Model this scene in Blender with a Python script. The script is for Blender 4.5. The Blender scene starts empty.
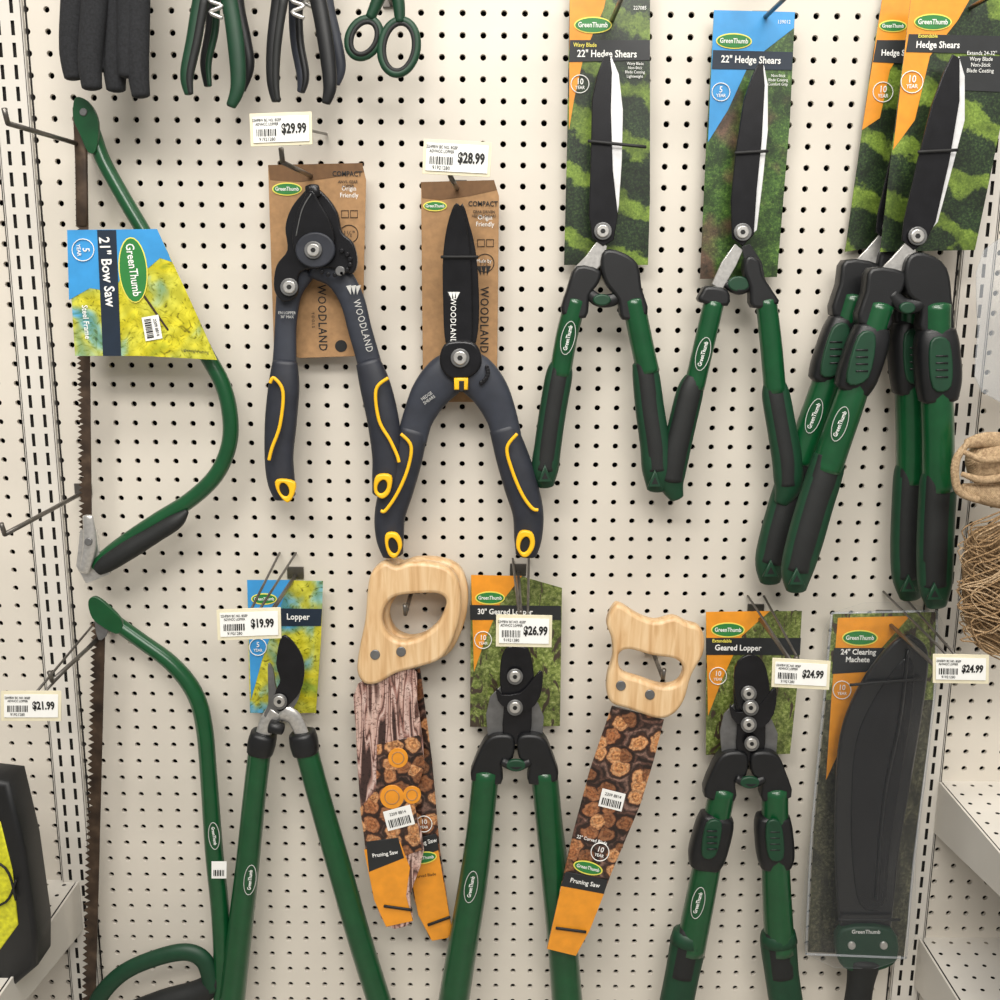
import bpy, math, random
from mathutils import Vector, Matrix
random.seed(4)
# ------------------------------------------------------------------ camera calibration
F=1072.0; TH=math.radians(12.2); ROLL=math.radians(0.5); D=1.404; Z0=1.30
cam_loc=Vector((0,-D,Z0+D*math.tan(TH)))
fwd=Vector((0,math.cos(TH),-math.sin(TH))); r0=Vector((1,0,0)); u0=Vector((0,math.sin(TH),math.cos(TH)))
rgt=r0*math.cos(ROLL)+u0*math.sin(ROLL); up=u0*math.cos(ROLL)-r0*math.sin(ROLL)
cd=bpy.data.cameras.new('camera'); cam=bpy.data.objects.new('camera',cd); bpy.context.collection.objects.link(cam)
cam.matrix_world=Matrix(((rgt.x,up.x,-fwd.x,cam_loc.x),(rgt.y,up.y,-fwd.y,cam_loc.y),(rgt.z,up.z,-fwd.z,cam_loc.z),(0,0,0,1)))
cd.sensor_width=36; cd.lens=36*F/1000; cd.clip_start=0.05
bpy.context.scene.camera=cam
def W(px,py,d=0.0):
    v=fwd+rgt*((px-500)/F)-up*((py-500)/F)
    return cam_loc+v*((D-d)/v.y)
def mpp(px,py,d):
    v=fwd+rgt*((px-500)/F)-up*((py-500)/F)
    return ((D-d)/v.y)/F
# ------------------------------------------------------------------ materials
def srgb(c):
    return tuple(((x/255)/12.92 if x/255<=0.04045 else ((x/255+0.055)/1.055)**2.4) for x in c)+(1,)
def base(name,rough=0.5,metal=0.0,coat=0):
    m=bpy.data.materials.new(name); m.use_nodes=True
    b=m.node_tree.nodes['Principled BSDF']; b.inputs['Roughness'].default_value=rough; b.inputs['Metallic'].default_value=metal
    b.inputs['Coat Weight'].default_value=coat; b.inputs['Coat Roughness'].default_value=.12
    return m,m.node_tree.nodes,m.node_tree.links,b
def coords(N,L,rot=0,sc=(1,1)):
    tc=N.new('ShaderNodeTexCoord'); s=N.new('ShaderNodeSeparateXYZ'); c=N.new('ShaderNodeCombineXYZ')
    L.new(tc.outputs['Object'],s.inputs[0]); L.new(s.outputs['X'],c.inputs['X']); L.new(s.outputs['Z'],c.inputs['Y']); L.new(s.outputs['Y'],c.inputs['Z'])
    mp=N.new('ShaderNodeMapping'); mp.inputs['Rotation'].default_value=(0,0,math.radians(rot)); mp.inputs['Scale'].default_value=(sc[0],sc[1],1)
    L.new(c.outputs[0],mp.inputs[0]); return mp.outputs[0]
def ramp(N,L,fac,stops,interp='LINEAR'):
    r=N.new('ShaderNodeValToRGB'); r.color_ramp.interpolation=interp; e=r.color_ramp.elements
    while len(e)<len(stops): e.new(0.5)
    for i,(p,c) in enumerate(stops): e[i].position=p; e[i].color=srgb(c)
    L.new(fac,r.inputs[0]); return r.outputs[0]
def noise(N,L,co,scale,detail=4,dist=0,rough=.5):
    n=N.new('ShaderNodeTexNoise'); n.inputs['Scale'].default_value=scale; n.inputs['Detail'].default_value=detail
    n.inputs['Distortion'].default_value=dist; n.inputs['Roughness'].default_value=rough; L.new(co,n.inputs['Vector']); return n
def mixc(N,L,f,a,b,mode='MIX'):
    m=N.new('ShaderNodeMix'); m.data_type='RGBA'; m.blend_type=mode
    if isinstance(f,float): m.inputs[0].default_value=f
    else: L.new(f,m.inputs[0])
    L.new(a,m.inputs[6]) if not isinstance(a,tuple) else setattr(m.inputs[6],'default_value',a)
    L.new(b,m.inputs[7]) if not isinstance(b,tuple) else setattr(m.inputs[7],'default_value',b)
    return m.outputs[2]
def bump(N,L,b,h,strength=.3,dist=.001):
    bp=N.new('ShaderNodeBump'); bp.inputs['Strength'].default_value=strength; bp.inputs['Distance'].default_value=dist
    L.new(h,bp.inputs['Height']); L.new(bp.outputs[0],b.inputs['Normal'])
def plain(name,c,rough=0.5,metal=0,coat=0,var=0.12,scale=60,bmp=0):
    m,N,L,b=base(name,rough,metal,coat); co=coords(N,L); n=noise(N,L,co,scale)
    d=tuple(max(0,x*(1-var)) for x in c); u=tuple(min(255,x*(1+var)) for x in c)
    L.new(ramp(N,L,n.outputs['Fac'],[(.3,d),(.7,u)]),b.inputs['Base Color'])
    if bmp:
        n2=noise(N,L,co,900,2); bump(N,L,b,n2.outputs['Fac'],bmp,.0005)
    return m
M={}
M['wall']=plain('pegboard_paint',(215,208,196),.5,var=.025,scale=5)
M['metal_paint']=plain('upright_paint',(216,211,202),.45,var=.03,scale=5)
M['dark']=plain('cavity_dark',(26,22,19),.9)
M['green']=plain('green_enamel',(9,72,37),.3,coat=.4,var=.05)
M['green2']=plain('green_plastic',(14,58,36),.5,var=.06)
M['blk']=plain('black_plastic',(20,21,23),.42,var=.1,bmp=.25)
M['rubber']=plain('black_rubber',(24,26,26),.6,var=.1,bmp=.5)
M['blade']=plain('black_coated_steel',(30,30,33),.27,metal=.35,var=.12,bmp=.08)
M['sheathm']=plain('sheath_plastic',(18,19,22),.3,coat=.25,var=.1,scale=20)
M['char']=plain('charcoal_plastic',(48,52,62),.5,var=.06,bmp=.3)
M['char2']=plain('charcoal_dark',(40,43,52),.5,var=.08,bmp=.2)
M['yel']=plain('yellow_plastic',(246,190,26),.45,var=.03)
M['steel']=plain('brushed_steel',(210,208,204),.32,metal=.75,var=.06,scale=200)
M['steelw']=plain('bright_steel',(230,230,230),.34,metal=.35,var=.05,scale=90)
M['gsteel']=plain('grey_steel',(122,122,122),.4,metal=.6,var=.1)
M['hook']=plain('peg_wire',(112,108,103),.35,metal=.8,var=.1)
M['kraft']=plain('kraft_card',(164,127,88),.8,var=.06,scale=120)
M['kraftd']=plain('kraft_band',(112,82,54),.8,var=.06,scale=120)
M['white']=plain('white_label',(240,240,236),.5,var=.01)
M['cream']=plain('tag_holder',(226,218,190),.35,var=.02)
M['ink']=plain('ink_black',(20,20,20),.6,var=.05)
M['inkbr']=plain('ink_brown',(50,36,24),.7,var=.05)
M['orange']=plain('orange_print',(228,148,38),.4,coat=.2,var=.04)
M['blue']=plain('blue_print',(58,148,210),.4,coat=.2,var=.06,scale=25)
M['navy']=plain('navy_print',(26,40,56),.45,var=.06)
M['dgrey']=plain('dark_print',(36,38,40),.45,var=.06)
M['lgreen']=plain('logo_green',(44,124,58),.45,var=.03)
M['lyel']=plain('logo_yellow',(236,224,96),.45,var=.02)
M['gtxt']=plain('text_grey',(190,190,186),.6,var=.02)
M['fluo']=plain('hi_vis_yellow',(196,194,36),.6,var=.12,scale=150)
M['floor']=plain('floor_tile',(160,155,146),.35,var=.04,scale=3)
M['knit']=plain('glove_knit',(30,31,34),.9,var=.25,scale=350,bmp=.9)
def mk_hedge():
    m,N,L,b=base('hedge_print',.35,coat=.3); co=coords(N,L)
    n=noise(N,L,co,380,8,0,.72); big=noise(N,L,co,28,4)
    w=N.new('ShaderNodeTexWave'); w.inputs['Scale'].default_value=5.0; w.inputs['Distortion'].default_value=4.5
    w.inputs['Detail'].default_value=6; w.inputs['Detail Scale'].default_value=3.5; w.inputs['Detail Roughness'].default_value=.62; w.bands_direction='Y'
    mp=coords(N,L,24,(1,1)); L.new(mp,w.inputs['Vector'])
    a=ramp(N,L,n.outputs['Fac'],[(.32,(10,18,12)),(.5,(32,50,28)),(.62,(62,84,44)),(.78,(120,138,84))])
    c=ramp(N,L,n.outputs['Fac'],[(.3,(74,98,36)),(.55,(124,150,56)),(.8,(176,194,102))])
    f=ramp(N,L,w.outputs['Fac'],[(.62,(0,0,0)),(.84,(255,255,255))])
    k=ramp(N,L,big.outputs['Fac'],[(.36,(120,128,120)),(.6,(255,255,255))])
    L.new(mixc(N,L,.8,mixc(N,L,f,a,c),k,'MULTIPLY'),b.inputs['Base Color']); return m
M['hedge']=mk_hedge()
def mk_bush():
    m,N,L,b=base('bush_print',.35,coat=.3); co=coords(N,L)
    n=noise(N,L,co,300,8,0,.75); n2=noise(N,L,co,9,3); n3=noise(N,L,co,45,4)
    a=ramp(N,L,n.outputs['Fac'],[(.32,(24,42,18)),(.52,(66,100,40)),(.62,(104,138,60)),(.75,(160,184,110))])
    c=ramp(N,L,n.outputs['Fac'],[(.3,(58,52,40)),(.6,(118,90,72)),(.8,(160,130,104))])
    f=ramp(N,L,n2.outputs['Fac'],[(.56,(0,0,0)),(.62,(255,255,255))])
    k=ramp(N,L,n3.outputs['Fac'],[(.35,(110,120,110)),(.6,(255,255,255))])
    L.new(mixc(N,L,.8,mixc(N,L,f,a,c),k,'MULTIPLY'),b.inputs['Base Color']); return m
M['bush']=mk_bush()
def mk_dim():
    m,N,L,b=base('shaded_forest_print',.4,coat=.2); co=coords(N,L)  # forest print in dark tones, shade inside the pack put into the colour
    n=noise(N,L,co,220,7,0,.7); n2=noise(N,L,coords(N,L,0,(1,.3)),40,4,1)
    a=ramp(N,L,n.outputs['Fac'],[(.3,(30,28,22)),(.5,(66,66,46)),(.75,(126,122,98))])
    k=ramp(N,L,n2.outputs['Fac'],[(.4,(110,110,110)),(.6,(255,255,255))])
    L.new(mixc(N,L,.8,a,k,'MULTIPLY'),b.inputs['Base Color']); return m
M['dimforest']=mk_dim()
def mk_sun():
    m,N,L,b=base('blossom_print',.3,coat=.4); co=coords(N,L)
    n=noise(N,L,co,17,3,.6,.45); n2=noise(N,L,co,75,5,2.5,.6); v=N.new('ShaderNodeTexVoronoi'); v.inputs['Scale'].default_value=70; v.voronoi_dimensions='2D'; L.new(co,v.inputs['Vector'])
    a=ramp(N,L,n.outputs['Fac'],[(.32,(92,168,214)),(.39,(150,190,170)),(.46,(206,206,80)),(.6,(232,220,52)),(.72,(150,176,60))])
    c=ramp(N,L,n2.outputs['Fac'],[(.33,(96,92,30)),(.42,(226,226,170)),(.5,(255,255,255))])
    p=ramp(N,L,v.outputs['Distance'],[(.15,(255,255,250)),(.6,(196,196,130))])
    L.new(mixc(N,L,.7,mixc(N,L,.8,a,c,'MULTIPLY'),p,'MULTIPLY'),b.inputs['Base Color']); return m
M['sun']=mk_sun()
def mk_forest():
    m,N,L,b=base('orchard_print',.35,coat=.3); co=coords(N,L,8,(1,.3)); co2=coords(N,L)
    n=noise(N,L,co,55,5,2.2); n2=noise(N,L,co2,200,7,0,.75); n3=noise(N,L,co2,30,3)
    a=ramp(N,L,n2.outputs['Fac'],[(.32,(50,62,28)),(.5,(118,134,62)),(.62,(170,180,110)),(.75,(216,220,180))])
    k=ramp(N,L,n3.outputs['Fac'],[(.38,(130,130,120)),(.6,(255,255,255))])
    f=ramp(N,L,n.outputs['Fac'],[(.38,(255,255,255)),(.42,(0,0,0))])
    L.new(mixc(N,L,f,mixc(N,L,.7,a,k,'MULTIPLY'),srgb((64,52,42))),b.inputs['Base Color']); return m
M['forest']=mk_forest()
def mk_logs():
    m,N,L,b=base('log_print',.3,coat=.4); co0=coords(N,L); nd=noise(N,L,co0,60,2)
    ad=N.new('ShaderNodeVectorMath'); ad.operation='MULTIPLY_ADD'; ad.inputs[1].default_value=(.016,.016,.016); L.new(nd.outputs['Color'],ad.inputs[0]); L.new(co0,ad.inputs[2]); co=ad.outputs[0]
    v=N.new('ShaderNodeTexVoronoi'); v.inputs['Scale'].default_value=40; v.voronoi_dimensions='2D'; v.inputs['Randomness'].default_value=.9; L.new(co,v.inputs['Vector'])
    n=noise(N,L,co0,240,4,0,.7)
    a=ramp(N,L,v.outputs['Distance'],[(.0,(166,98,58)),(.1,(224,168,112)),(.2,(196,130,80)),(.3,(226,176,126)),(.4,(204,146,100)),(.45,(78,48,36)),(.58,(50,34,30)),(.72,(150,118,106)),(.85,(60,42,38))])
    br=ramp(N,L,n.outputs['Fac'],[(.3,(110,100,100)),(.6,(255,250,245))])
    sp=N.new('ShaderNodeSeparateColor'); L.new(v.outputs['Color'],sp.inputs[0])
    t=ramp(N,L,sp.outputs[0],[(.2,(120,84,76)),(.45,(200,170,160)),(.7,(255,255,255))])
    c=mixc(N,L,1.0,a,br,'MULTIPLY'); L.new(mixc(N,L,.75,c,t,'MULTIPLY'),b.inputs['Base Color']); return m
M['logs']=mk_logs()
def mk_bark():
    m,N,L,b=base('birch_print',.3,coat=.4); co=coords(N,L,-18,(1,.10)); co2=coords(N,L)
    n=noise(N,L,co,95,1,.15); n2=noise(N,L,co2,260,5,0,.7)
    a=ramp(N,L,n.outputs['Fac'],[(.34,(58,38,36)),(.40,(160,122,112)),(.46,(214,188,178)),(.50,(150,106,96)),(.53,(66,42,38)),(.57,(184,146,134)),(.64,(210,180,168)),(.7,(90,60,54))])
    d=ramp(N,L,n2.outputs['Fac'],[(.38,(96,64,58)),(.48,(255,255,255))])
    L.new(mixc(N,L,.8,a,d,'MULTIPLY'),b.inputs['Base Color']); return m
M['bark']=mk_bark()
def mk_wood():
    m,N,L,b=base('beech_wood',.42,coat=.15); co=coords(N,L,62,(1,.10)); n=noise(N,L,co,110,4,.6)
    L.new(ramp(N,L,n.outputs['Fac'],[(.3,(196,154,106)),(.5,(216,180,134)),(.7,(228,198,156))]),b.inputs['Base Color'])
    bump(N,L,b,n.outputs['Fac'],.1); return m
M['wood']=mk_wood()
def mk_rust():
    m,N,L,b=base('saw_blade_steel',.5,metal=.4); co=coords(N,L); n=noise(N,L,co,40,6)
    L.new(ramp(N,L,n.outputs['Fac'],[(.3,(48,38,31)),(.55,(76,61,49)),(.75,(106,88,71))]),b.inputs['Base Color']); return m
M['rust']=mk_rust()
def mk_burlap(name,c1,c2):
    m,N,L,b=base(name,.9); co=coords(N,L,30)
    w=N.new('ShaderNodeTexWave'); w.inputs['Scale'].default_value=160; w.inputs['Distortion'].default_value=3; L.new(co,w.inputs['Vector'])
    n=noise(N,L,co,260,5,0,.7)
    a=ramp(N,L,n.outputs['Fac'],[(.3,c1),(.7,c2)])
    L.new(a,b.inputs['Base Color']); bump(N,L,b,w.outputs['Fac'],.6,.0015); return m
M['burlap']=mk_burlap('jute_fibre',(104,80,54),(190,156,114)); M['sack']=mk_burlap('burlap_weave',(140,112,82),(214,186,148))
def mk_clear(name,al,fk):
    m,N,L,b=base(name,.12); b.inputs['Base Color'].default_value=(.6,.63,.66,1)
    n=noise(N,L,coords(N,L),26,3); bump(N,L,b,n.outputs['Fac'],.2,.002)
    fr=N.new('ShaderNodeFresnel'); fr.inputs['IOR'].default_value=1.35
    mm=N.new('ShaderNodeMath'); mm.operation='MULTIPLY_ADD'; mm.inputs[1].default_value=fk; mm.inputs[2].default_value=al; L.new(fr.outputs[0],mm.inputs[0])
    L.new(mm.outputs[0],b.inputs['Alpha']); return m
M['clear']=mk_clear('clear_plastic',.0,.7); M['clearedge']=mk_clear('clear_plastic_edge',.22,.6)
# ------------------------------------------------------------------ geometry helpers
COL=bpy.context.collection
class G:
    def __init__(s,name,px,py,d):
        s.loc=W(px,py,d); s.o=bpy.data.objects.new(name,None); s.o.empty_display_size=.03; s.o.location=s.loc; COL.objects.link(s.o)
    def add(s,ob):
        ob.parent=s.o; ob.matrix_parent_inverse=Matrix.Translation(-s.loc)
def mobj(name,verts,faces,mat,g=None,smooth=False):
    me=bpy.data.meshes.new(name); me.from_pydata([tuple(v) for v in verts],[],faces); me.materials.append(M[mat])
    if smooth: me.polygons.foreach_set('use_smooth',[True]*len(me.polygons))
    me.update(); ob=bpy.data.objects.new(name,me); COL.objects.link(ob)
    if g: g.add(ob)
    return ob
def cr(pts,n,closed=False):
    out=[]; m=len(pts); rng=m if closed else m-1
    for i in range(rng):
        if closed: p=[pts[(i+k-1)%m] for k in range(4)]
        else: p=[pts[max(0,min(m-1,i+k-1))] for k in range(4)]
        for j in range(n):
            t=j/n
            out.append(tuple(0.5*((2*b)+(-a+c)*t+(2*a-5*b+4*c-d)*t*t+(-a+3*b-3*c+d)*t**3) for a,b,c,d in zip(*p)))
    if not closed: out.append(tuple(pts[-1]))
    return out
def plate(g,name,pts,d,t,mat,smooth=0,bevel=0.0006,holes=()):
    def build(bv):
        cu=bpy.data.curves.new(name,'CURVE'); cu.dimensions='2D'; cu.fill_mode='BOTH'
        cu.extrude=max(0.00005,t/2-bv); cu.bevel_depth=bv; cu.bevel_resolution=2 if bv>.0015 else 1; cu.offset=-bv
        ws=[]
        for loop in [pts]+list(holes):
            p=cr(loop,smooth,True) if smooth else loop
            w=[W(a,b,d) for a,b in p]; ws+=w
            s=cu.splines.new('POLY'); s.points.add(len(w)-1); s.use_cyclic_u=True
            for q,v in zip(s.points,w): q.co=(v.x,v.z,0,1)
        ob=bpy.data.objects.new(name+'_tmp',cu); COL.objects.link(ob)
        me=bpy.data.meshes.new_from_object(ob.evaluated_get(bpy.context.evaluated_depsgraph_get()))
        bpy.data.objects.remove(ob); bpy.data.curves.remove(cu)
        e=.0008
        x0,x1=min(v.x for v in ws)-e,max(v.x for v in ws)+e; z0,z1=min(v.z for v in ws)-e,max(v.z for v in ws)+e
        bad=any(v.co.x<x0 or v.co.x>x1 or v.co.y<z0 or v.co.y>z1 for v in me.vertices)
        return me,bad
    me,bad=build(bevel)
    if bad: me,bad=build(bevel*.3)
    if bad: me,bad=build(0.0)
    me.transform(Matrix.Translation((0,-(d-t/2),0))@Matrix.Rotation(math.pi/2,4,'X'))
    me.materials.clear(); me.materials.append(M[mat]); me.name=name
    o=bpy.data.objects.new(name,me); COL.objects.link(o)
    if g: g.add(o)
    return o
def tube(g,name,pts,d,mat,ratio=1.0,n=6,closed=False,seg=16,sq=1.0,cap=True):
    P=[(p[0],p[1],p[2],(p[3] if len(p)>3 else d)) for p in pts]
    P=cr(P,n,closed); C=[];A=[]
    for x,y,w,dd in P:
        C.append(W(x,y,dd)); A.append(max(.0003,w/2*mpp(x,y,dd)))
    m=len(C); rings=[]
    def ring(c,nrm,a,b):
        r=[]
        for k in range(seg):
            th=2*math.pi*k/seg; cx=math.cos(th); sy=math.sin(th)
            cx=math.copysign(abs(cx)**sq,cx); sy=math.copysign(abs(sy)**sq,sy)
            r.append(c+nrm*(a*cx)+Vector((0,-1,0))*(b*sy))
        return r
    T=[]
    for i in range(m):
        if closed: t=C[(i+1)%m]-C[i-1]
        else: t=C[min(m-1,i+1)]-C[max(0,i-1)]
        T.append(t.normalized())
    for i in range(m):
        t=T[i]; nr=Vector((-t.z,0,t.x))
        if nr.length<.05: nr=Vector((1,0,0))
        nr.normalize()
        if i==0 and not closed and cap:
            for s,o in ((.35,.42),(.75,.25)): rings.append(ring(C[0]-t*A[0]*o*.6,nr,A[0]*s,A[0]*s*ratio))
        rings.append(ring(C[i],nr,A[i],A[i]*ratio))
        if i==m-1 and not closed and cap:
            for s,o in ((.75,.25),(.35,.42)): rings.append(ring(C[i]+t*A[i]*o*.6,nr,A[i]*s,A[i]*s*ratio))
    V=[v for r in rings for v in r]; R=len(rings); Fc=[]
    for i in range(R if closed else R-1):
        j=(i+1)%R
        for k in range(seg):
            k2=(k+1)%seg; Fc.append((i*seg+k,i*seg+k2,j*seg+k2,j*seg+k))
    if not closed: Fc.append(tuple(range(seg))[::-1]); Fc.append(tuple((R-1)*seg+k for k in range(seg)))
    return mobj(name,V,Fc,mat,g,True)
def rod(g,name,a,b,r,mat,seg=10):
    a=Vector(a);b=Vector(b); t=(b-a).normalized(); x=t.orthogonal().normalized(); y=t.cross(x)
    V=[c+(x*math.cos(2*math.pi*k/seg)+y*math.sin(2*math.pi*k/seg))*r for c in (a,b) for k in range(seg)]
    Fc=[(k,(k+1)%seg,seg+(k+1)%seg,seg+k) for k in range(seg)]+[tuple(range(seg))[::-1],tuple(range(seg,2*seg))]
    return mobj(name,V,Fc,mat,g,True)
def box(g,name,lo,hi,mat):
    x0,y0,z0=lo;x1,y1,z1=hi
    V=[(x0,y0,z0),(x1,y0,z0),(x1,y1,z0),(x0,y1,z0),(x0,y0,z1),(x1,y0,z1),(x1,y1,z1),(x0,y1,z1)]
    Fc=[(0,3,2,1),(4,5,6,7),(0,1,5,4),(1,2,6,5),(2,3,7,6),(3,0,4,7)]
    return mobj(name,V,Fc,mat,g)
def ell(cx,cy,rx,ry,rot=0,n=24):
    r=math.radians(-rot)
    return [(cx+rx*math.cos(a)*math.cos(r)-ry*math.sin(a)*math.sin(r),cy+rx*math.cos(a)*math.sin(r)+ry*math.sin(a)*math.cos(r)) for a in [2*math.pi*k/n for k in range(n)]]
def disc(g,name,cx,cy,r,d,t,mat,bevel=.001): return plate(g,name,ell(cx,cy,r,r),d,t,mat,bevel=bevel)
def rect(cx,cy,w,h,rot=0):
    r=math.radians(-rot); return [(cx+x*math.cos(r)-y*math.sin(r),cy+x*math.sin(r)+y*math.cos(r)) for x,y in ((-w/2,-h/2),(w/2,-h/2),(w/2,h/2),(-w/2,h/2))]
def text(g,s,px,py,d,size,mat='white',rot=0,bold=0,align='CENTER',name='lettering',sx=.88,sp=1.0):
    cu=bpy.data.curves.new(name,'FONT'); cu.body=s; mp=mpp(px,py,d); cu.size=size*mp; cu.align_x=align; cu.align_y='CENTER'
    cu.offset=bold*size*mp*.012; cu.extrude=.00008; cu.resolution_u=2; cu.space_character=sp
    tmp=bpy.data.objects.new(name+'_tmp',cu); COL.objects.link(tmp)
    me=bpy.data.meshes.new_from_object(tmp.evaluated_get(bpy.context.evaluated_depsgraph_get()))
    bpy.data.objects.remove(tmp); bpy.data.curves.remove(cu)
    me.transform(Matrix.Translation(W(px,py,d))@Matrix.Rotation(math.pi/2,4,'X')@Matrix.Rotation(math.radians(rot),4,'Z')@Matrix.Diagonal((sx,1,1,1)))
    me.materials.clear(); me.materials.append(M[mat]); o=bpy.data.objects.new(name,me); COL.objects.link(o)
    if g: g.add(o)
    return o
def rv(x,y,rot):
    r=math.radians(-rot); return x*math.cos(r)-y*math.sin(r), x*math.sin(r)+y*math.cos(r)
def logo(g,cx,cy,w,d,rot=0,txt='GreenThumb'):
    plate(g,'logo_rim',ell(cx,cy,w/2,w*.22,rot),d+.0006,.0006,'lyel',bevel=.0001)
    plate(g,'logo_oval',ell(cx,cy,w/2-1.2,w*.22-1.2,rot),d+.0010,.0006,'lgreen',bevel=.0001)
    text(g,txt,cx,cy,d+.0014,w*.18,'white',rot,1,sx=.8)
def ringlogo(g,cx,cy,w,d,rot):
    P=[(x,y,.8) for x,y in ell(cx,cy,w/2,w*.2,rot,20)]
    tube(g,'label_ring',P,d,'gtxt',n=1,closed=True,seg=6)
    text(g,'GreenThumb',cx,cy,d,w*.17,'white',rot,1,sx=.8)
def badge(g,cx,cy,r,d,n,rot=0):
    tube(g,'badge_ring',[(x,y,1) for x,y in ell(cx,cy,r,r,0,20)],d+.0006,'white',n=1,closed=True,seg=6)
    dx,dy=rv(0,-r*.25,rot); text(g,n,cx+dx,cy+dy,d+.0008,r*.9,'white',rot,1)
    dx,dy=rv(0,r*.4,rot); text(g,'YEAR',cx+dx,cy+dy,d+.0008,r*.5,'white',rot,1)
def barcode(g,cx,cy,w,h,d,rot=0,n=16):
    V=[];Fc=[]; x=-w/2
    while x<w/2-1:
        bw=random.choice((.6,.9,1.4)); P=[(x,-h/2),(x+bw,-h/2),(x+bw,h/2),(x,h/2)]; b=len(V)
        for a,c in P:
            dx,dy=rv(a,c,rot); V.append(W(cx+dx,cy+dy,d))
        Fc.append((b,b+3,b+2,b+1)); x+=bw+random.choice((.7,1.0))
    mobj('barcode_bars',V,Fc,'ink',g)
def sticker(g,cx,cy,d,rot=0,w=22,h=18):
    plate(g,'barcode_sticker',rect(cx,cy,w,h,rot),d+.0006,.0005,'white',bevel=.0001)
    dx,dy=rv(0,h*.18,rot); barcode(g,cx+dx,cy+dy,w*.8,h*.4,d+.0012,rot)
    dx,dy=rv(0,-h*.25,rot); text(g,'2209 8814',cx+dx,cy+dy,d+.0012,4.5,'ink',rot)
def bolt(g,cx,cy,r,d,mat='steel'):
    disc(g,'pivot_washer',cx,cy,r,d,.003,'gsteel',.0008); disc(g,'pivot_bolt',cx,cy,r*.72,d+.0028,.004,mat,.0012)
    plate(g,'bolt_socket',ell(cx,cy,r*.3,r*.3,0,6),d+.0031,.0006,'ink',bevel=.0001)
def tie(g,x0,x1,y,d,slope=0):
    tube(g,'cable_tie',[(x0,y-slope,3.2),((x0+x1)/2,y,3.2),(x1,y+slope,3.2)],d,'ink',ratio=.7,n=2,seg=8)
# ------------------------------------------------------------------ pegboard wall
def pegboard():
    P=.0254; rad=.0037; seg=16; x0=-42.5*P; nx=85; z0=.32; nz=78
    V=[];Fc=[]; dirs=[]
    for k in range(seg):
        a=2*math.pi*(k)/seg; c,s=math.cos(a),math.sin(a); q=max(abs(c),abs(s)); dirs.append((c,s,c/q,s/q))
    for i in range(nx):
        for j in range(nz):
            cx=x0+(i+.5)*P; cz=z0+(j+.5)*P; b=len(V)
            for c,s,u,v in dirs: V.append((cx+u*P/2,0,cz+v*P/2))
            for c,s,u,v in dirs: V.append((cx+c*rad*1.08,0,cz+s*rad*1.08))
            for c,s,u,v in dirs: V.append((cx+c*rad*.97,.0006,cz+s*rad*.97))
            for c,s,u,v in dirs: V.append((cx+c*rad*.97,.005,cz+s*rad*.97))
            for r in range(3):
                for k in range(seg):
                    k2=(k+1)%seg; Fc.append((b+r*seg+k,b+r*seg+k2,b+(r+1)*seg+k2,b+(r+1)*seg+k))
    mobj('wall_back',V,Fc,'wall')
    g=G('wall_cavity',500,500,0); box(g,'cavity_backing',(-1.2,.03,0),(1.2,.05,2.6),'dark')
    box(g,'kick_panel',(-1.2,-.0,0),(1.2,.03,.32),'metal_paint'); box(g,'header_panel',(-1.2,0,2.3012),(1.2,.03,2.6),'metal_paint')
pegboard()
def upright(name,pxc,w):
    x=W(pxc,500,0).x; g=G(name,pxc,500,0)
    V=[];Fc=[]
    def q(xa,xb,za,zb,y=-.006):
        b=len(V); V.extend([(xa,y,za),(xb,y,za),(xb,y,zb),(xa,y,zb)]); Fc.append((b,b+1,b+2,b+3))
    cols=[-.0085,.0085]; sw=.0022; sh=.0085; P=.0254; n=90; z0=.2
    xs=[-w/2,cols[0]-sw,cols[0]+sw,cols[1]-sw,cols[1]+sw,w/2]
    q(x+xs[0],x+xs[1],z0,z0+n*P); q(x+xs[2],x+xs[3],z0,z0+n*P); q(x+xs[4],x+xs[5],z0,z0+n*P)
    for c in cols:
        for j in range(n):
            q(x+c-sw,x+c+sw,z0+j*P+sh*2,z0+(j+1)*P)
    mobj('slotted_face',V,Fc,'metal_paint',g)
    for s in (-1,1): box(g,'side_flange',(x+s*w/2-.001,-.006,z0),(x+s*w/2+.001,.001,z0+n*P),'metal_paint')
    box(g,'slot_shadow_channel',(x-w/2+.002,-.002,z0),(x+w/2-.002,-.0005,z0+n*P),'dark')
    for s in (-1,1): box(g,'seam',(x+s*(w/2+.0035)-.001,-.0012,z0),(x+s*(w/2+.0035)+.001,.001,z0+n*P),'dark')
upright('trim_1',47,.040); upright('trim_2',952,.040)
box(None,'floor',(-3,-4,-.02),(3,.05,0),'floor')
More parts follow.
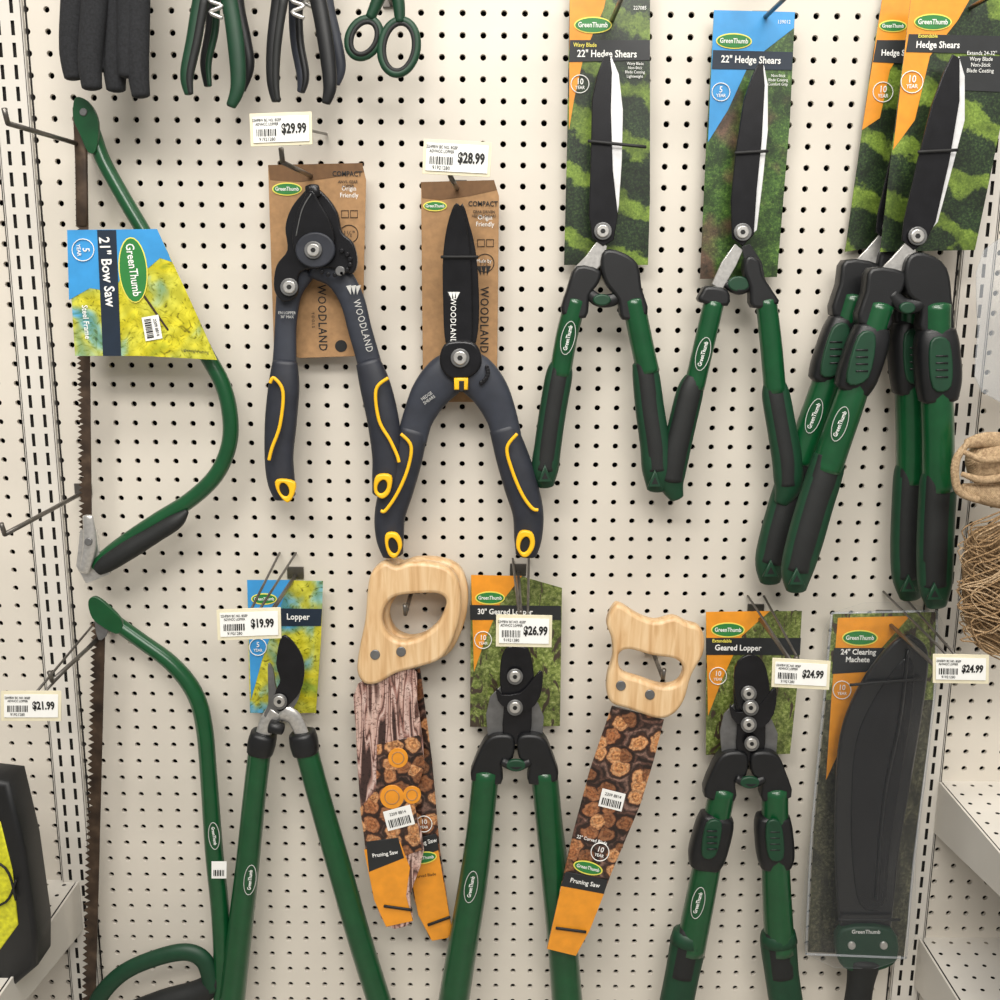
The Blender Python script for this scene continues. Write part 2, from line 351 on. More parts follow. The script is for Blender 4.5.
# ------------------------------------------------------------------ hooks and tags
def hook(bx,by,L=.2,r=.0028,name='peg_hook'):
    g=G(name,bx,by,0); a=W(bx,by,0)
    box(g,'back_clip',(a.x-.011,-.004,a.z-.004),(a.x+.011,-.0005,a.z+.012),'hook')
    a=a+Vector((0,-.004,0))
    rod(g,'prong',a,a+Vector((0,-L,0)),r,'hook'); rod(g,'upturned_tip',a+Vector((0,-L,0)),a+Vector((0,-L-.006,.014)),r,'hook')
    return g
def tag(cx,cy,w,h,price,d=.235,rot=0,holder='cream',wires=1,clip=0):
    c=W(cx,cy,d); g=G('price_tag',cx,cy,d)
    plate(g,'holder',rect(cx,cy,w+6,h+7,rot),d-.0008,.0015,holder,bevel=.0003)
    plate(g,'paper',rect(cx,cy,w,h,rot),d+.0004,.0006,'white',bevel=.0001)
    s=h*.5
    dx,dy=rv(w*.23,0,rot); text(g,'$'+price,cx+dx,cy+dy,d+.0009,s,'ink',rot,3.2,sx=.7)
    dx,dy=rv(-w*.25,-h*.32,rot); text(g,'22HFBW BC NO. 8GEP\nADVHCC LOPPER',cx+dx,cy+dy+1,d+.0009,h*.15,'ink',rot,.5,sx=.75)
    dx,dy=rv(-w*.25,h*.12,rot); barcode(g,cx+dx,cy+dy,w*.38,h*.28,d+.0009,rot)
    dx,dy=rv(-w*.25,h*.38,rot); text(g,'91921280',cx+dx,cy+dy,d+.0009,h*.18,'ink',rot)
    for s in (-1,1): rod(g,'tag_wire',(c.x+s*.004,-d+.002,c.z+.004),(c.x+s*.011,-.004,c.z+.022),.0016,'hook')
hook(315,178); hook(458,190); hook(610,25); hook(760,22); hook(948,20)
tag(281,129,56,26,'29.99',rot=2); tag(457,158,62,28,'28.99',rot=-3)
tag(620,-62,56,26,'24.99'); tag(800,-62,56,26,'24.99')
hook(92,148,.23); hook(84,492,.23)
hook(110,628,.19); tag(31,706,54,23,'21.99',rot=0)
hook(296,575); tag(249,624,58,24,'19.99',rot=2)
hook(518,572); tag(524,631,50,25,'26.99',rot=-1)
hook(755,612); tag(801,674,52,22,'24.99',rot=-3)
hook(883,618); tag(961,669,50,22,'24.99',rot=-1)
hook(412,590,.10); hook(652,650,.10)
# ------------------------------------------------------------------ bow saw (upper)
g=G('bow_saw',150,340,.05)
tube(g,'frame_tube',[(80,108,14),(92,130,15),(103,160,15),(125,200,15),(152,246,15),(180,300,16),(203,348,16),(222,383,16),(230,415,16),(229,445,16),(216,475,16),(190,500,16),(155,522,16),(120,546,16),(95,566,15)],.05,'green')
plate(g,'frame_nose',[(74,100),(80,97),(90,104),(98,122),(96,150),(88,152),(80,135),(73,118)],.062,.006,'green',4)
disc(g,'nose_rivet',83,112,4,.0635,.003,'gsteel')
tube(g,'hand_grip',[(187,511,5),(176,521,16),(155,534,18),(130,549,20),(108,563,18),(98,570,12)],.058,'rubber')
def sawblade(g,p0,p1,w,d,side,n,mat='rust'):
    pts=[];dx=p1[0]-p0[0];dy=p1[1]-p0[1];l=math.hypot(dx,dy);nx,ny=-dy/l*side,dx/l*side
    for i in range(n):
        a=i/n; b=(i+.5)/n
        if i%5==4: pts.append((p0[0]+dx*a+nx*w*.2,p0[1]+dy*a+ny*w*.2))
        else: pts.append((p0[0]+dx*a+nx*w*.34,p0[1]+dy*a+ny*w*.34))
        pts.append((p0[0]+dx*b+nx*w*.68,p0[1]+dy*b+ny*w*.68))
    pts+= [(p1[0]-nx*w*.4,p1[1]-ny*w*.4),(p0[0]-nx*w*.4,p0[1]-ny*w*.4)]
    plate(g,'toothed_blade',pts,d,.0014,mat,bevel=.0)
sawblade(g,(82,112),(87,535),12,.05,1,80)
tube(g,'blade_sleeve',[(79,108,13),(81,160,12),(82,225,12)],.05,'rust',ratio=.25,n=2)
tube(g,'tension_lever',[(88,516,11),(90,545,14),(84,572,10)],.062,'steel',ratio=.5)
plate(g,'end_bracket',[(80,530),(96,530),(99,555),(110,574),(86,584),(76,566)],.056,.006,'steel',0)
disc(g,'frame_rivet',88,542,4,.069,.003,'gsteel')
plate(g,'card',[(67,230),(157,229),(190,300),(217,360),(142,356),(75,356)],.078,.0012,'sun',bevel=.0002)
plate(g,'card_sky',[(67,230),(157,229),(172,262),(160,258),(140,275),(120,280),(112,292),(90,288),(69,300)],.0784,.0006,'blue',bevel=.0001)
plate(g,'title_band',[(97,230),(116,230),(121,356),(103,356)],.0792,.0006,'navy',bevel=.0001)
text(g,'21" Bow Saw',107,272,.0798,14.5,'white',-88,1.5)
logo(g,133,270,66,.079,-85); badge(g,83,250,11,.079,'5',-88); sticker(g,152,328,.079,-80,24,17)
text(g,'Steel Frame',86,322,.0794,8,'white',-88,1)
text(g,'Lightweight cutting',195,351,.0794,4,'navy',-5)
tube(g,'printed_branch',[(122,262,2),(140,290,2.4),(168,330,2)],.0788,'inkbr',ratio=.15)
# ------------------------------------------------------------------ bow saw (lower, larger)
g=G('bow_saw',160,800,.05)
tube(g,'frame_tube',[(95,606,14),(112,620,15),(140,640,15),(172,664,16),(194,692,17),(204,725,17),(209,780,17),(214,850,18),(220,910,18),(223,970,18),(222,1010,18)],.05,'green')
plate(g,'frame_nose',[(88,602),(95,597),(108,606),(122,622),(118,634),(104,628),(92,618)],.06,.006,'green',4)
sawblade(g,(100,622),(90,1015),13,.05,1,62)
plate(g,'blade_clip',[(94,612),(104,612),(108,632),(98,640)],.056,.004,'gsteel',3)
tube(g,'knuckle_guard',[(212,990,16),(205,962,18),(185,952,18),(150,960,17),(120,975,17),(98,1000,17),(90,1030,17)],.055,'green2',ratio=.7)
tube(g,'hand_grip',[(222,975,18),(200,992,26),(165,1004,30),(120,1020,28)],.05,'rubber',ratio=.8)
ringlogo(g,214,836,27,.064,-85)
plate(g,'small_sticker',rect(219,870,15,17),.0635,.0006,'white',bevel=.0001); barcode(g,219,873,11,6,.0645)
# ------------------------------------------------------------------ compact lopper (charcoal)
def kraftcard(g,pts,d,band,logo_at,t_at,icons,wl,prod):
    plate(g,'kraft_card',pts,d,.0014,'kraft',0,bevel=.0003)
    plate(g,'card_band',band,d+.0004,.0006,'kraftd',bevel=.0001)
    logo(g,logo_at[0],logo_at[1],logo_at[2],d+.0006,0)
    text(g,'COMPACT',t_at[0],t_at[1],d+.0010,7,'ink',0,1.5); text(g,prod,t_at[0]+1,t_at[1]+10,d+.0010,4,'ink')
    text(g,'Origin\nFriendly',icons[0],icons[1],d+.0006,6.5,'white') 
    text(g,'1\u00bd"',icons[0],icons[1]+42,d+.0006,8,'ink'); tube(g,'icon_ring',[(x,y,.8) for x,y in ell(icons[0],icons[1]+42,9,9)],d+.0006,'ink',n=1,closed=True,seg=6)
    for k in range(2): tube(g,'icon_box',[(x,y,.8) for x,y in rect(icons[0]-4+k*9,icons[1]+22,7,7)],d+.0006,'inkbr',n=1,closed=True,seg=6)
    text(g,'WOODLAND',wl[0],wl[1],d+.0006,12,'ink',-90,.6,sp=1.15,sx=.82)
    for k in range(3): plate(g,'tree_mark',[(wl[0]-8+k*5,wl[1]-54),(wl[0]-3+k*5,wl[1]-54),(wl[0]-3+k*3,wl[1]-44)],d+.0006,.0005,'ink',bevel=.0001)
    text(g,'T O O L S',wl[0]-9,wl[1]+2,d+.0006,4,'ink',-89)
g=G('lopper',325,330,.06)
kraftcard(g,[(268,165),(362,163),(366,180),(362,356),(300,358),(274,352)],.03,[(268,165),(362,163),(364,172),(330,178),(300,182),(270,180)],(287,189,30),(347,174),(349,192),(322,318),'ANVIL GEAR\nLOPPER')
disc(g,'card_mark',341,346,6,.0308,.0005,'ink',.0001)
tube(g,'fixed_arm',[(300,268,34),(290,290,26),(286,320,22),(285,350,23),(284,378,26)],.052,'char',ratio=.55,sq=.8)
tube(g,'moving_arm',[(318,262,36),(338,276,28),(352,300,25),(360,330,24),(368,358,24),(373,380,26)],.056,'char',ratio=.55,sq=.8)
plate(g,'anvil_jaw',[(300,196),(312,186),(326,196),(337,212),(342,232),(353,243),(357,262),(351,274),(330,268),(300,272),(297,294),(284,302),(274,290),(276,266),(287,250),(285,228),(290,210)],.072,.010,'blade',4,.002)
plate(g,'cutting_blade',[(310,190),(320,204),(330,222),(334,244),(320,262),(300,258),(292,240),(296,214)],.080,.006,'blade',4,.0015)
tube(g,'blade_edge_line',[(296,236,1.2),(302,210,1.2),(311,194,1.2)],.0803,'gsteel')
plate(g,'gear_cover',ell(315,250,20,18),.083,.006,'char2',bevel=.002)
for k in range(10):
    a=math.radians(-60+k*24); disc(g,'gear_stud',333+17*math.cos(a),262+13*math.sin(a),2.4,.078,.004,'blade')
bolt(g,313,250,9,.086,'steel'); bolt(g,289,287,9,.078,'steel'); disc(g,'gear_pin',340,271,5,.078,.004,'gsteel')
tube(g,'hang_tang',[(312,186,14),(313,196,16)],.075,'blade',ratio=.4,n=2)
tube(g,'grip_left',[(285,362,25),(284,385,31),(281,420,32),(279,455,29),(281,480,28),(285,497,22)],.056,'char2',ratio=.62,sq=.85)
tube(g,'grip_right',[(368,362,25),(375,385,31),(383,420,32),(387,455,30),(386,478,28),(383,495,22)],.06,'char2',ratio=.62,sq=.85)
tube(g,'accent_left',[(270,383,3.5),(274,378,3.5),(283,392,3.5),(280,425,3.5),(272,448,3.5),(269,460,3.5)],.0765,'yel')
tube(g,'accent_right',[(388,378,3.5),(376,390,3.5),(379,420,3.5),(390,440,3.5),(397,455,3.5),(399,462,3.5)],.080,'yel')
def endcap(g,P,hole,d):
    plate(g,'end_cap',P,d,.008,'yel',4,.002,holes=[hole]); plate(g,'end_cap_hole',hole,d-.003,.002,'ink',bevel=0)
endcap(g,[(276,480),(294,482),(294,494),(287,503),(277,492)],ell(284,490,4.6,7,20,12),.0765)
endcap(g,[(376,476),(391,476),(390,492),(382,499),(374,492)],ell(382,487,4.6,7,-20,12),.0805)
text(g,'WOODLAND',363,326,.0745,10,'gtxt',-76,0,sp=1.15,sx=.8)
for k in range(3): plate(g,'tree_mark',[(346+k*5,286),(351+k*5,285),(351+k*3,295)],.0742,.0006,'gtxt',bevel=.0001)
text(g,'EN LOPPER\n30" MAX',287,315,.0665,4,'gtxt',0)
# ------------------------------------------------------------------ compact hedge shears (charcoal)
g=G('hedge_shears',460,370,.06)
kraftcard(g,[(421,182),(494,180),(499,196),(497,402),(428,402),(423,394)],.03,[(421,182),(494,180),(497,190),(470,196),(440,200),(422,198)],(435,206,24),(483,204),(485,221),(484,320),'GEAR DRIVEN\nHEDGE SHEARS')
text(g,'Made by',484,261,.0306,5,'white'); disc(g,'card_mark',443,387,5,.0308,.0005,'ink',.0001); disc(g,'card_mark_b',486,392,5,.0308,.0005,'ink',.0001)
plate(g,'front_blade',[(456,203),(464,216),(470,250),(472,300),(471,345),(460,356),(446,345),(443,300),(443,255),(448,222)],.066,.004,'blade',4,.0012)
plate(g,'rear_blade',[(460,206),(470,226),(477,262),(479,320),(472,352),(455,350),(452,290)],.060,.003,'blade',4,.001)
text(g,'WOODLAND',453,321,.0665,8,'white',-90,.3,sp=1.1)
for k in range(3): plate(g,'tree_mark',[(448+k*4,292),(452+k*4,292),(452+k*2,300)],.0664,.0005,'white',bevel=.0001)
tie(g,441,478,257,.069)
tube(g,'arm_left',[(462,366,36),(446,376,42),(430,394,38),(418,418,31),(412,440,30)],.056,'char',ratio=.5,sq=.8)
tube(g,'arm_right',[(458,366,36),(474,374,42),(490,392,38),(502,418,31),(507,440,30)],.06,'char',ratio=.5,sq=.8)
plate(g,'pivot_housing',[(440,354),(448,342),(472,342),(481,354),(480,368),(468,378),(450,378),(441,368)],.078,.012,'blade',3,bevel=.003); bolt(g,460,358,9.5,.082,'steel')
for k in range(7):
    a=math.radians(20-k*12); disc(g,'gear_stud',470+18*math.cos(a),372-14*math.sin(a),2.2,.078,.004,'blade')
plate(g,'bumper',[(454,378),(468,378),(468,390),(454,390)],.080,.008,'yel',0,.002); plate(g,'bumper_core',[(459,381),(464,381),(464,392),(459,392)],.0815,.004,'ink',0,.001)
tube(g,'grip_left',[(414,430,28),(406,458,33),(397,488,34),(390,515,31),(390,538,28),(393,555,21)],.056,'char2',ratio=.6,sq=.85)
tube(g,'grip_right',[(503,428,28),(512,456,33),(521,486,34),(528,513,31),(528,538,28),(526,555,21)],.06,'char2',ratio=.6,sq=.85)
tube(g,'accent_left',[(401,434,3.5),(411,446,3.5),(408,468,3.5),(398,492,3.5),(386,510,3.5),(381,511,3.5)],.0765,'yel')
tube(g,'accent_right',[(517,434,3.5),(507,448,3.5),(512,470,3.5),(522,494,3.5),(532,508,3.5),(538,510,3.5)],.0805,'yel')
endcap(g,[(386,534),(397,534),(402,546),(396,558),(389,556),(385,545)],ell(393,546,4.6,8,15,12),.0765)
endcap(g,[(520,532),(532,533),(535,545),(529,556),(522,557),(516,546)],ell(525,545,4.6,8,-15,12),.0805)
text(g,'HEDGE\nSHEARS',428,398,.0745,4.5,'gtxt',35)
# ------------------------------------------------------------------ green hedge shears
def shp(g,name,P,d,t=.022):
    plate(g,name,P,d+.011,t,'blk',3,.004)
g=G('hedge_shears',603,270,.06)
plate(g,'card',[(570,-30),(650,-30),(650,200),(648,265),(564,265),(567,150)],.028,.0012,'hedge',bevel=.0002)
plate(g,'orange_header',[(570,-30),(612,-30),(604,8),(584,55),(574,100),(569,130)],.0286,.0006,'orange',bevel=.0001)
plate(g,'title_band',[(570,40),(650,40),(650,60),(569,62)],.0292,.0006,'dgrey',bevel=.0001)
text(g,'22" Hedge Shears',607,54,.0298,9.5,'white',0,1.5); text(g,'Wavy Blade',585,45,.0298,5.5,'lyel',0,1)
logo(g,593,25,38,.029,0); badge(g,580,84,9,.0290,'10'); text(g,'227085',640,8,.029,5,'white')
text(g,'Wavy Blade\nNon-Stick\nBlade Coating\nLightweight',635,70,.0298,4,'white')
plate(g,'bright_blade',[(611,56),(619,74),(623,110),(622,160),(619,205),(614,238),(604,240),(604,120)],.058,.003,'steelw',0,.0006)
plate(g,'black_blade',[(604,56),(610,55),(612,72),(611,110),(613,170),(618,215),(614,240),(603,246),(592,238),(589,215),(591,150),(592,100),(597,75)],.062,.004,'blade',0,.001)
tie(g,588,646,144,.066,3); bolt(g,603,231,9,.067)
plate(g,'tang_left',[(598,240),(607,246),(604,262),(590,276),(574,268),(586,256)],.060,.004,'steel',0)
shp(g,'shoulder_left',[(577,266),(600,270),(599,283),(590,296),(586,318),(562,314),(567,290)],.056)
shp(g,'shoulder_right',[(605,250),(622,252),(638,264),(642,288),(648,314),(623,320),(618,300),(606,284),(601,266)],.058)
tube(g,'tube_left',[(576,300,22),(567,335,22),(560,375,22)],.056,'green')
tube(g,'tube_right',[(633,300,23),(641,340,23),(648,372,23)],.058,'green')
tube(g,'stop_bumper',[(588,292,10),(598,300,13),(612,300,13),(624,292,10)],.062,'blk',ratio=.6); plate(g,'bumper_button',ell(602,300,9,6),.071,.006,'green2',bevel=.002)
def grip(g,pts,d,inset=.72):
    tube(g,'grip',pts,d,'green2',ratio=.7,sq=.85)
    q=[(x,y,w*inset) for x,y,w in pts[:-1]]; tube(g,'grip_inlay',q,d+.0045,'rubber',ratio=.72,sq=.9)
grip(g,[(562,362,20),(559,376,27),(553,410,27),(548,445,27),(545,470,27),(546,486,16)],.056)
grip(g,[(643,362,22),(646,376,27),(650,410,29),(655,445,30),(657,470,30),(656,490,18)],.058)
def loop(g,cx,cy,d,w=8):
    plate(g,'hang_loop',[(cx-w,cy+8),(cx+w,cy+8),(cx,cy-9)],d,.005,'green2',0,.001); plate(g,'hang_hole',[(cx-w*.45,cy+5),(cx+w*.45,cy+5),(cx,cy-2)],d+.0006,.001,'ink',bevel=0)
loop(g,545,474,.0755,7); loop(g,655,479,.0775,7)
ringlogo(g,568,338,34,.073,78)
g=G('hedge_shears',742,280,.06)
plate(g,'card',[(714,10),(795,12),(790,120),(777,277),(700,279),(706,150)],.028,.0012,'bush',bevel=.0002)
plate(g,'blue_header',[(714,10),(795,12),(794,28),(750,62),(728,110),(708,142)],.0286,.0006,'blue',bevel=.0001)
plate(g,'title_band',[(713,50),(793,52),(792,70),(712,69)],.0292,.0006,'navy',bevel=.0001)
text(g,'22" Hedge Shears',751,60,.0298,9.5,'white',-1,1.5); logo(g,734,41,36,.029,-1); badge(g,721,92,9,.029,'5'); text(g,'139012',784,22,.029,5,'white')
text(g,'Non-Stick\nBlade Coating\nComfort Grip',778,80,.0298,4,'white')
plate(g,'bright_blade',[(764,65),(768,84),(768,130),(763,180),(757,230),(748,238),(745,150)],.058,.003,'steelw',0,.0006)
plate(g,'black_blade',[(758,64),(763,63),(765,85),(762,140),(757,190),(754,235),(743,246),(732,238),(731,200),(736,150),(744,100),(752,76)],.062,.004,'blade',0,.001)
tie(g,735,768,152,.066,-1); bolt(g,743,232,9,.067)
plate(g,'tang_left',[(735,244),(743,250),(736,266),(722,290),(712,284),(722,262)],.060,.004,'steel',0)
plate(g,'tang_right',[(742,246),(750,244),(762,262),(766,284),(756,288),(746,268)],.063,.004,'blk',0)
shp(g,'shoulder_left',[(708,286),(728,290),(728,306),(700,302),(702,292)],.056)
shp(g,'shoulder_right',[(748,256),(760,260),(764,276),(774,292),(779,304),(753,308),(750,288),(744,270)],.058)
plate(g,'bumper_ring',ell(739,284,11,8),.066,.008,'green2',bevel=.002); tube(g,'stop_bumper',[(726,284,8),(739,290,10),(754,284,8)],.060,'blk')
tube(g,'tube_left',[(714,302,21),(704,345,21),(694,388,21)],.056,'green')
tube(g,'tube_right',[(766,300,21),(771,345,22),(775,392,22)],.058,'green')
grip(g,[(695,378,20),(690,392,27),(682,425,28),(675,455,29),(671,480,27),(677,498,14)],.056,.84)
grip(g,[(774,382,21),(776,396,28),(782,430,29),(787,460,30),(788,485,28),(781,503,14)],.058,.7)
ringlogo(g,703,354,34,.0725,76)
def ext(dx,dy,d,cards):
    g=G('hedge_shears',918+dx,300+dy,d)
    o=lambda P:[(p[0]+dx,p[1]+dy)+tuple(p[2:]) for p in P]
    dc=d-.03
    plate(g,'card',cards,dc,.0012,'hedge',bevel=.0002)
    plate(g,'bright_blade',o([(959,56),(965,76),(965,120),(952,170),(938,222),(922,240),(930,150)]),d,.003,'steelw',0,.0006)
    plate(g,'black_blade',o([(953,54),(960,58),(960,100),(950,160),(936,222),(926,242),(914,250),(902,240),(904,222),(918,160),(932,105),(944,72)]),d+.004,.004,'blade',0,.001)
    tie(g,918+dx,958+dx,151+dy,d+.008,-1); bolt(g,918+dx,236+dy,9.5,d+.009)
    plate(g,'tang_left',o([(906,242),(916,250),(914,266),(898,276),(878,272),(892,258)]),d+.002,.004,'steel',0)
    shp(g,'shoulder_left',o([(872,268),(905,272),(904,290),(894,304),(890,330),(859,323),(866,292)]),d,.026)
    shp(g,'shoulder_right',o([(912,254),(930,254),(948,268),(953,300),(953,336),(922,332),(922,308),(908,294),(905,270)]),d+.002,.026)
    tube(g,'stop_bumper',o([(892,294,12),(903,305,15),(918,305,15),(930,294,10)]),d+.008,'blk',ratio=.6)
    plate(g,'bumper_button',[(x+dx,y+dy) for x,y in ell(908,308,8,6)],d+.018,.006,'green2',bevel=.002)
    tube(g,'tube_left',o([(880,305,28),(866,350,28),(850,400,30),(836,440,31),(826,470,31)]),d,'green')
    tube(g,'tube_right',o([(936,305,30),(936,350,30),(937,400,31),(938,440,31),(938,490,31)]),d+.002,'green')
    tube(g,'clamp_left',o([(872,328,34),(867,345,40),(857,375,40),(851,390,34)]),d+.001,'blk',ratio=.75,sq=.6)
    tube(g,'clamp_right',o([(936,330,36),(936,345,42),(938,378,43),(938,400,36)]),d+.003,'blk',ratio=.75,sq=.6)
    for nm,P,c,rr in (('left',[(859,336),(876,336),(869,378),(847,382)],(862,360),75),('right',[(931,342),(950,342),(952,386),(933,388)],(942,366),88)):
        plate(g,'clamp_lever_'+nm,o(P),d+.024,.007,'green2',4,.002)
        for k in range(4): tube(g,'lever_rib',o([(c[0]-6,c[1]-10+k*7,1.6),(c[0]+6,c[1]-10+k*7,1.6)]),d+.0245,'blk',n=1,seg=6)
    grip(g,o([(829,455,30),(826,470,35),(815,505,36),(805,540,36),(797,570,32),(796,590,20)]),d,.8)
    grip(g,o([(938,470,30),(938,484,36),(936,520,36),(935,555,36),(935,585,33),(936,606,20)]),d+.002,.8)
    loop(g,797+dx,577+dy,d+.022); loop(g,935+dx,592+dy,d+.024)
    ringlogo(g,840+dx,424+dy,36,d+.0205,72)
    return g,dc
g,dc=ext(-26,-8,.045,[(884,-12),(912,-12),(912,240),(845,252),(858,160),(872,60)])
plate(g,'orange_header',[(884,-12),(912,-12),(908,40),(890,70),(880,118),(862,130)],dc+.0006,.0006,'orange',bevel=.0001)
plate(g,'title_band',[(877,40),(912,40),(912,64),(873,62)],dc+.0012,.0006,'dgrey',bevel=.0001)
text(g,'Hedge S',893,53,dc+.0018,8,'white',0,1.5); badge(g,883,92,10,dc+.001,'10'); logo(g,893,26,28,dc+.0008)
g,dc=ext(0,0,.095,[(912,-10),(1003,-8),(1002,120),(975,250),(880,252),(892,150)])
plate(g,'orange_header',[(912,-10),(975,-10),(958,20),(930,56),(915,120),(893,150)],dc+.0006,.0006,'orange',bevel=.0001)
plate(g,'title_band',[(909,34),(1002,36),(1002,54),(906,52)],dc+.0012,.0006,'dgrey',bevel=.0001)
plate(g,'info_band',[(960,56),(1002,56),(1002,92),(955,90)],dc+.0012,.0006,'dgrey',bevel=.0001)
text(g,'Hedge Shears',938,45,dc+.0018,9,'white',0,1.5); text(g,'Extendable',928,36,dc+.0018,5,'lyel',0,1); logo(g,933,22,38,dc+.001); badge(g,912,82,11,dc+.001,'10')
text(g,'Extends 24-32"\nWavy Blade\nNon-Stick\nBlade Coating',981,62,dc+.0018,5.5,'white')
# ------------------------------------------------------------------ lower row loppers
def cardlow(g,pts,d,img,hdr,hp,title,tx,ty,lw,lx,ly,band,bx,by,num,bm='dgrey',ts=8):
    plate(g,'card',pts,d,.0012,img,bevel=.0002)
    plate(g,'header_print',hp,d+.0006,.0006,hdr,bevel=.0001)
    plate(g,'title_band',band,d+.0012,.0006,bm,bevel=.0001)
    text(g,title,tx,ty,d+.0018,ts,'white',0,1.5); logo(g,lx,ly,lw,d+.0008); badge(g,bx,by,8.5,d+.001,num)
g=G('lopper',285,760,.06)
cardlow(g,[(247,580),(323,581),(321,640),(316,713),(250,713)],.03,'sun','blue',[(247,580),(290,580),(276,620),(262,660),(251,700)],'Lopper',298,617,26,264,599,[(248,608),(322,609),(321,626),(248,626)],258,647,'5','navy',9)
plate(g,'counter_blade',[(268,694),(272,714),(282,722),(292,712),(299,690),(290,700),(280,704)],.062,.004,'gsteel',0,0)
plate(g,'hook_jaw',[(268,664),(273,670),(276,688),(284,697),(296,688),(300,692),(296,704),(286,716),(276,722),(264,716),(268,704),(268,684)],.066,.005,'gsteel',3,.0004)
plate(g,'cutting_blade',[(280,640),(286,636),(296,646),(303,660),(304,676),(300,692),(290,704),(280,712),(274,704),(276,690),(280,680),(276,664)],.071,.004,'blade',3,.0008)
bolt(g,279,702,8,.075)
tube(g,'tang_left',[(276,712,20),(268,722,17),(262,738,15)],.062,'steel',ratio=.4); tube(g,'tang_right',[(282,712,18),(294,718,16),(303,736,14)],.066,'steel',ratio=.4)
tube(g,'buffer',[(270,726,14),(283,729,12)],.07,'blk',n=2)
tube(g,'collar_left',[(264,733,26),(262,742,28),(260,752,26)],.056,'blk',n=3,sq=.8); tube(g,'collar_right',[(302,733,26),(304,742,28),(306,752,26)],.060,'blk',n=3,sq=.8)
tube(g,'tube_left',[(260,748,23),(254,800,23),(247,870,24),(240,930,25),(231,1010,26)],.056,'green')
tube(g,'tube_right',[(306,748,23),(320,800,23),(340,870,24),(360,940,24),(382,1010,24)],.060,'green')
ringlogo(g,250,880,30,.074,83)
g=G('lopper',516,780,.055)
cardlow(g,[(471,575),(520,576),(562,588),(560,726),(470,727)],.026,'forest','orange',[(471,575),(522,576),(500,604),(485,640),(474,672)],'30" Geared Lopper',505,612,30,490,598,[(470,605),(561,606),(561,620),(470,620)],483,640,'10','dgrey',8)
def gearhead(g,cx,cy,d):
    o=lambda P:[(x+cx,y+cy) for x,y in P]
    plate(g,'side_plate_left',o([(-26,-8),(-14,-20),(-8,8),(-8,34),(-28,36),(-30,10)]),d,.003,'gsteel',0)
    plate(g,'side_plate_right',o([(8,-12),(22,-2),(28,12),(26,36),(6,34)]),d,.003,'gsteel',0)
    plate(g,'jaw',o([(-8,-58),(8,-58),(14,-52),(18,-30),(16,0),(14,30),(0,40),(-13,30),(-12,0),(-16,-20),(-15,-45)]),d+.006,.006,'blade',3,.0015)
    plate(g,'hook_blade',o([(-20,-18),(-14,-10),(4,-12),(14,-22),(24,-34),(27,-28),(24,-8),(12,6),(-8,4),(-18,-4)]),d+.011,.004,'blade',2,.0006)
    bolt(g,cx-1,cy-28,8,d+.013); bolt(g,cx-1,cy+3,8,d+.013)
    shp(g,'shoulder_left',o([(-28,34),(-14,30),(-2,34),(-3,54),(-14,60),(-15,80),(-45,76),(-38,50)]),d,.024)
    shp(g,'shoulder_right',o([(2,34),(14,30),(28,34),(36,50),(42,76),(13,80),(13,60),(3,54)]),d+.003,.024)
    plate(g,'bumper',ell(cx,cy+61,10,6),d+.017,.006,'green2',bevel=.002)
    tube(g,'bumper_link',[(cx-14,cy+56,9),(cx,cy+61,11),(cx+14,cy+56,9)],d+.010,'blk')
gearhead(g,516,705,.054)
tube(g,'tube_left',[(486,770,27),(480,830,27),(472,890,29),(462,950,30),(452,1012,31)],.052,'green')
tube(g,'tube_right',[(544,770,27),(550,830,27),(557,890,29),(563,950,30),(568,1012,31)],.052,'green')
ringlogo(g,471,887,32,.073,80)
g=G('lopper',752,820,.06)
cardlow(g,[(706,612),(802,611),(798,680),(790,754),(706,755)],.03,'forest','orange',[(706,612),(770,611),(742,636),(722,680),(708,716)],'Geared Lopper',738,648,34,728,630,[(706,638),(801,638),(800,655),(706,655)],718,676,'10','dgrey',8.5)
text(g,'Extendable',722,641,.032,5,'lyel',0,1)
gearhead(g,750,722,.058)
plate(g,'jaw_upper',[(735,668),(748,655),(762,660),(768,676),(770,700),(762,716),(744,712),(736,700)],.068,.005,'blade',3,.001)
bolt(g,751,708,8,.073); bolt(g,752,744,7.5,.072)
tube(g,'tube_left',[(723,788,26),(712,840,27),(700,900,29),(690,950,30)],.056,'green')
tube(g,'tube_right',[(775,788,26),(775,840,27),(777,900,29),(780,950,30)],.060,'green')
for s,P in (('left',[(717,816,33),(714,827,37),(707,853,37),(704,865,31)]),('right',[(773,816,33),(773,827,37),(775,853,37),(775,865,31)])):
    tube(g,'clamp_'+s,P,.060,'blk',ratio=.75,sq=.6)
plate(g,'clamp_lever_left',[(707,824),(722,824),(716,856),(702,856)],.083,.006,'green2',4,.002)
plate(g,'clamp_lever_right',[(767,824),(781,824),(784,858),(769,858)],.085,.006,'green2',4,.002)
for c in ((712,840),(775,841)):
    for k in range(4): tube(g,'lever_rib',[(c[0]-5,c[1]-9+k*6,1.5),(c[0]+5,c[1]-9+k*6,1.5)],.0845,'blk',n=1,seg=6)
grip(g,[(692,930,28),(689,940,36),(682,975,34),(674,1015,34)],.056,.8); grip(g,[(777,930,28),(778,940,36),(782,975,34),(788,1015,34)],.060,.8)
tube(g,'grip_collar_left',[(690,932,34),(688,942,37)],.057,'green2',n=2,ratio=.8); tube(g,'grip_collar_right',[(778,932,34),(779,942,37)],.061,'green2',n=2,ratio=.8)
ringlogo(g,698,903,32,.077,78)
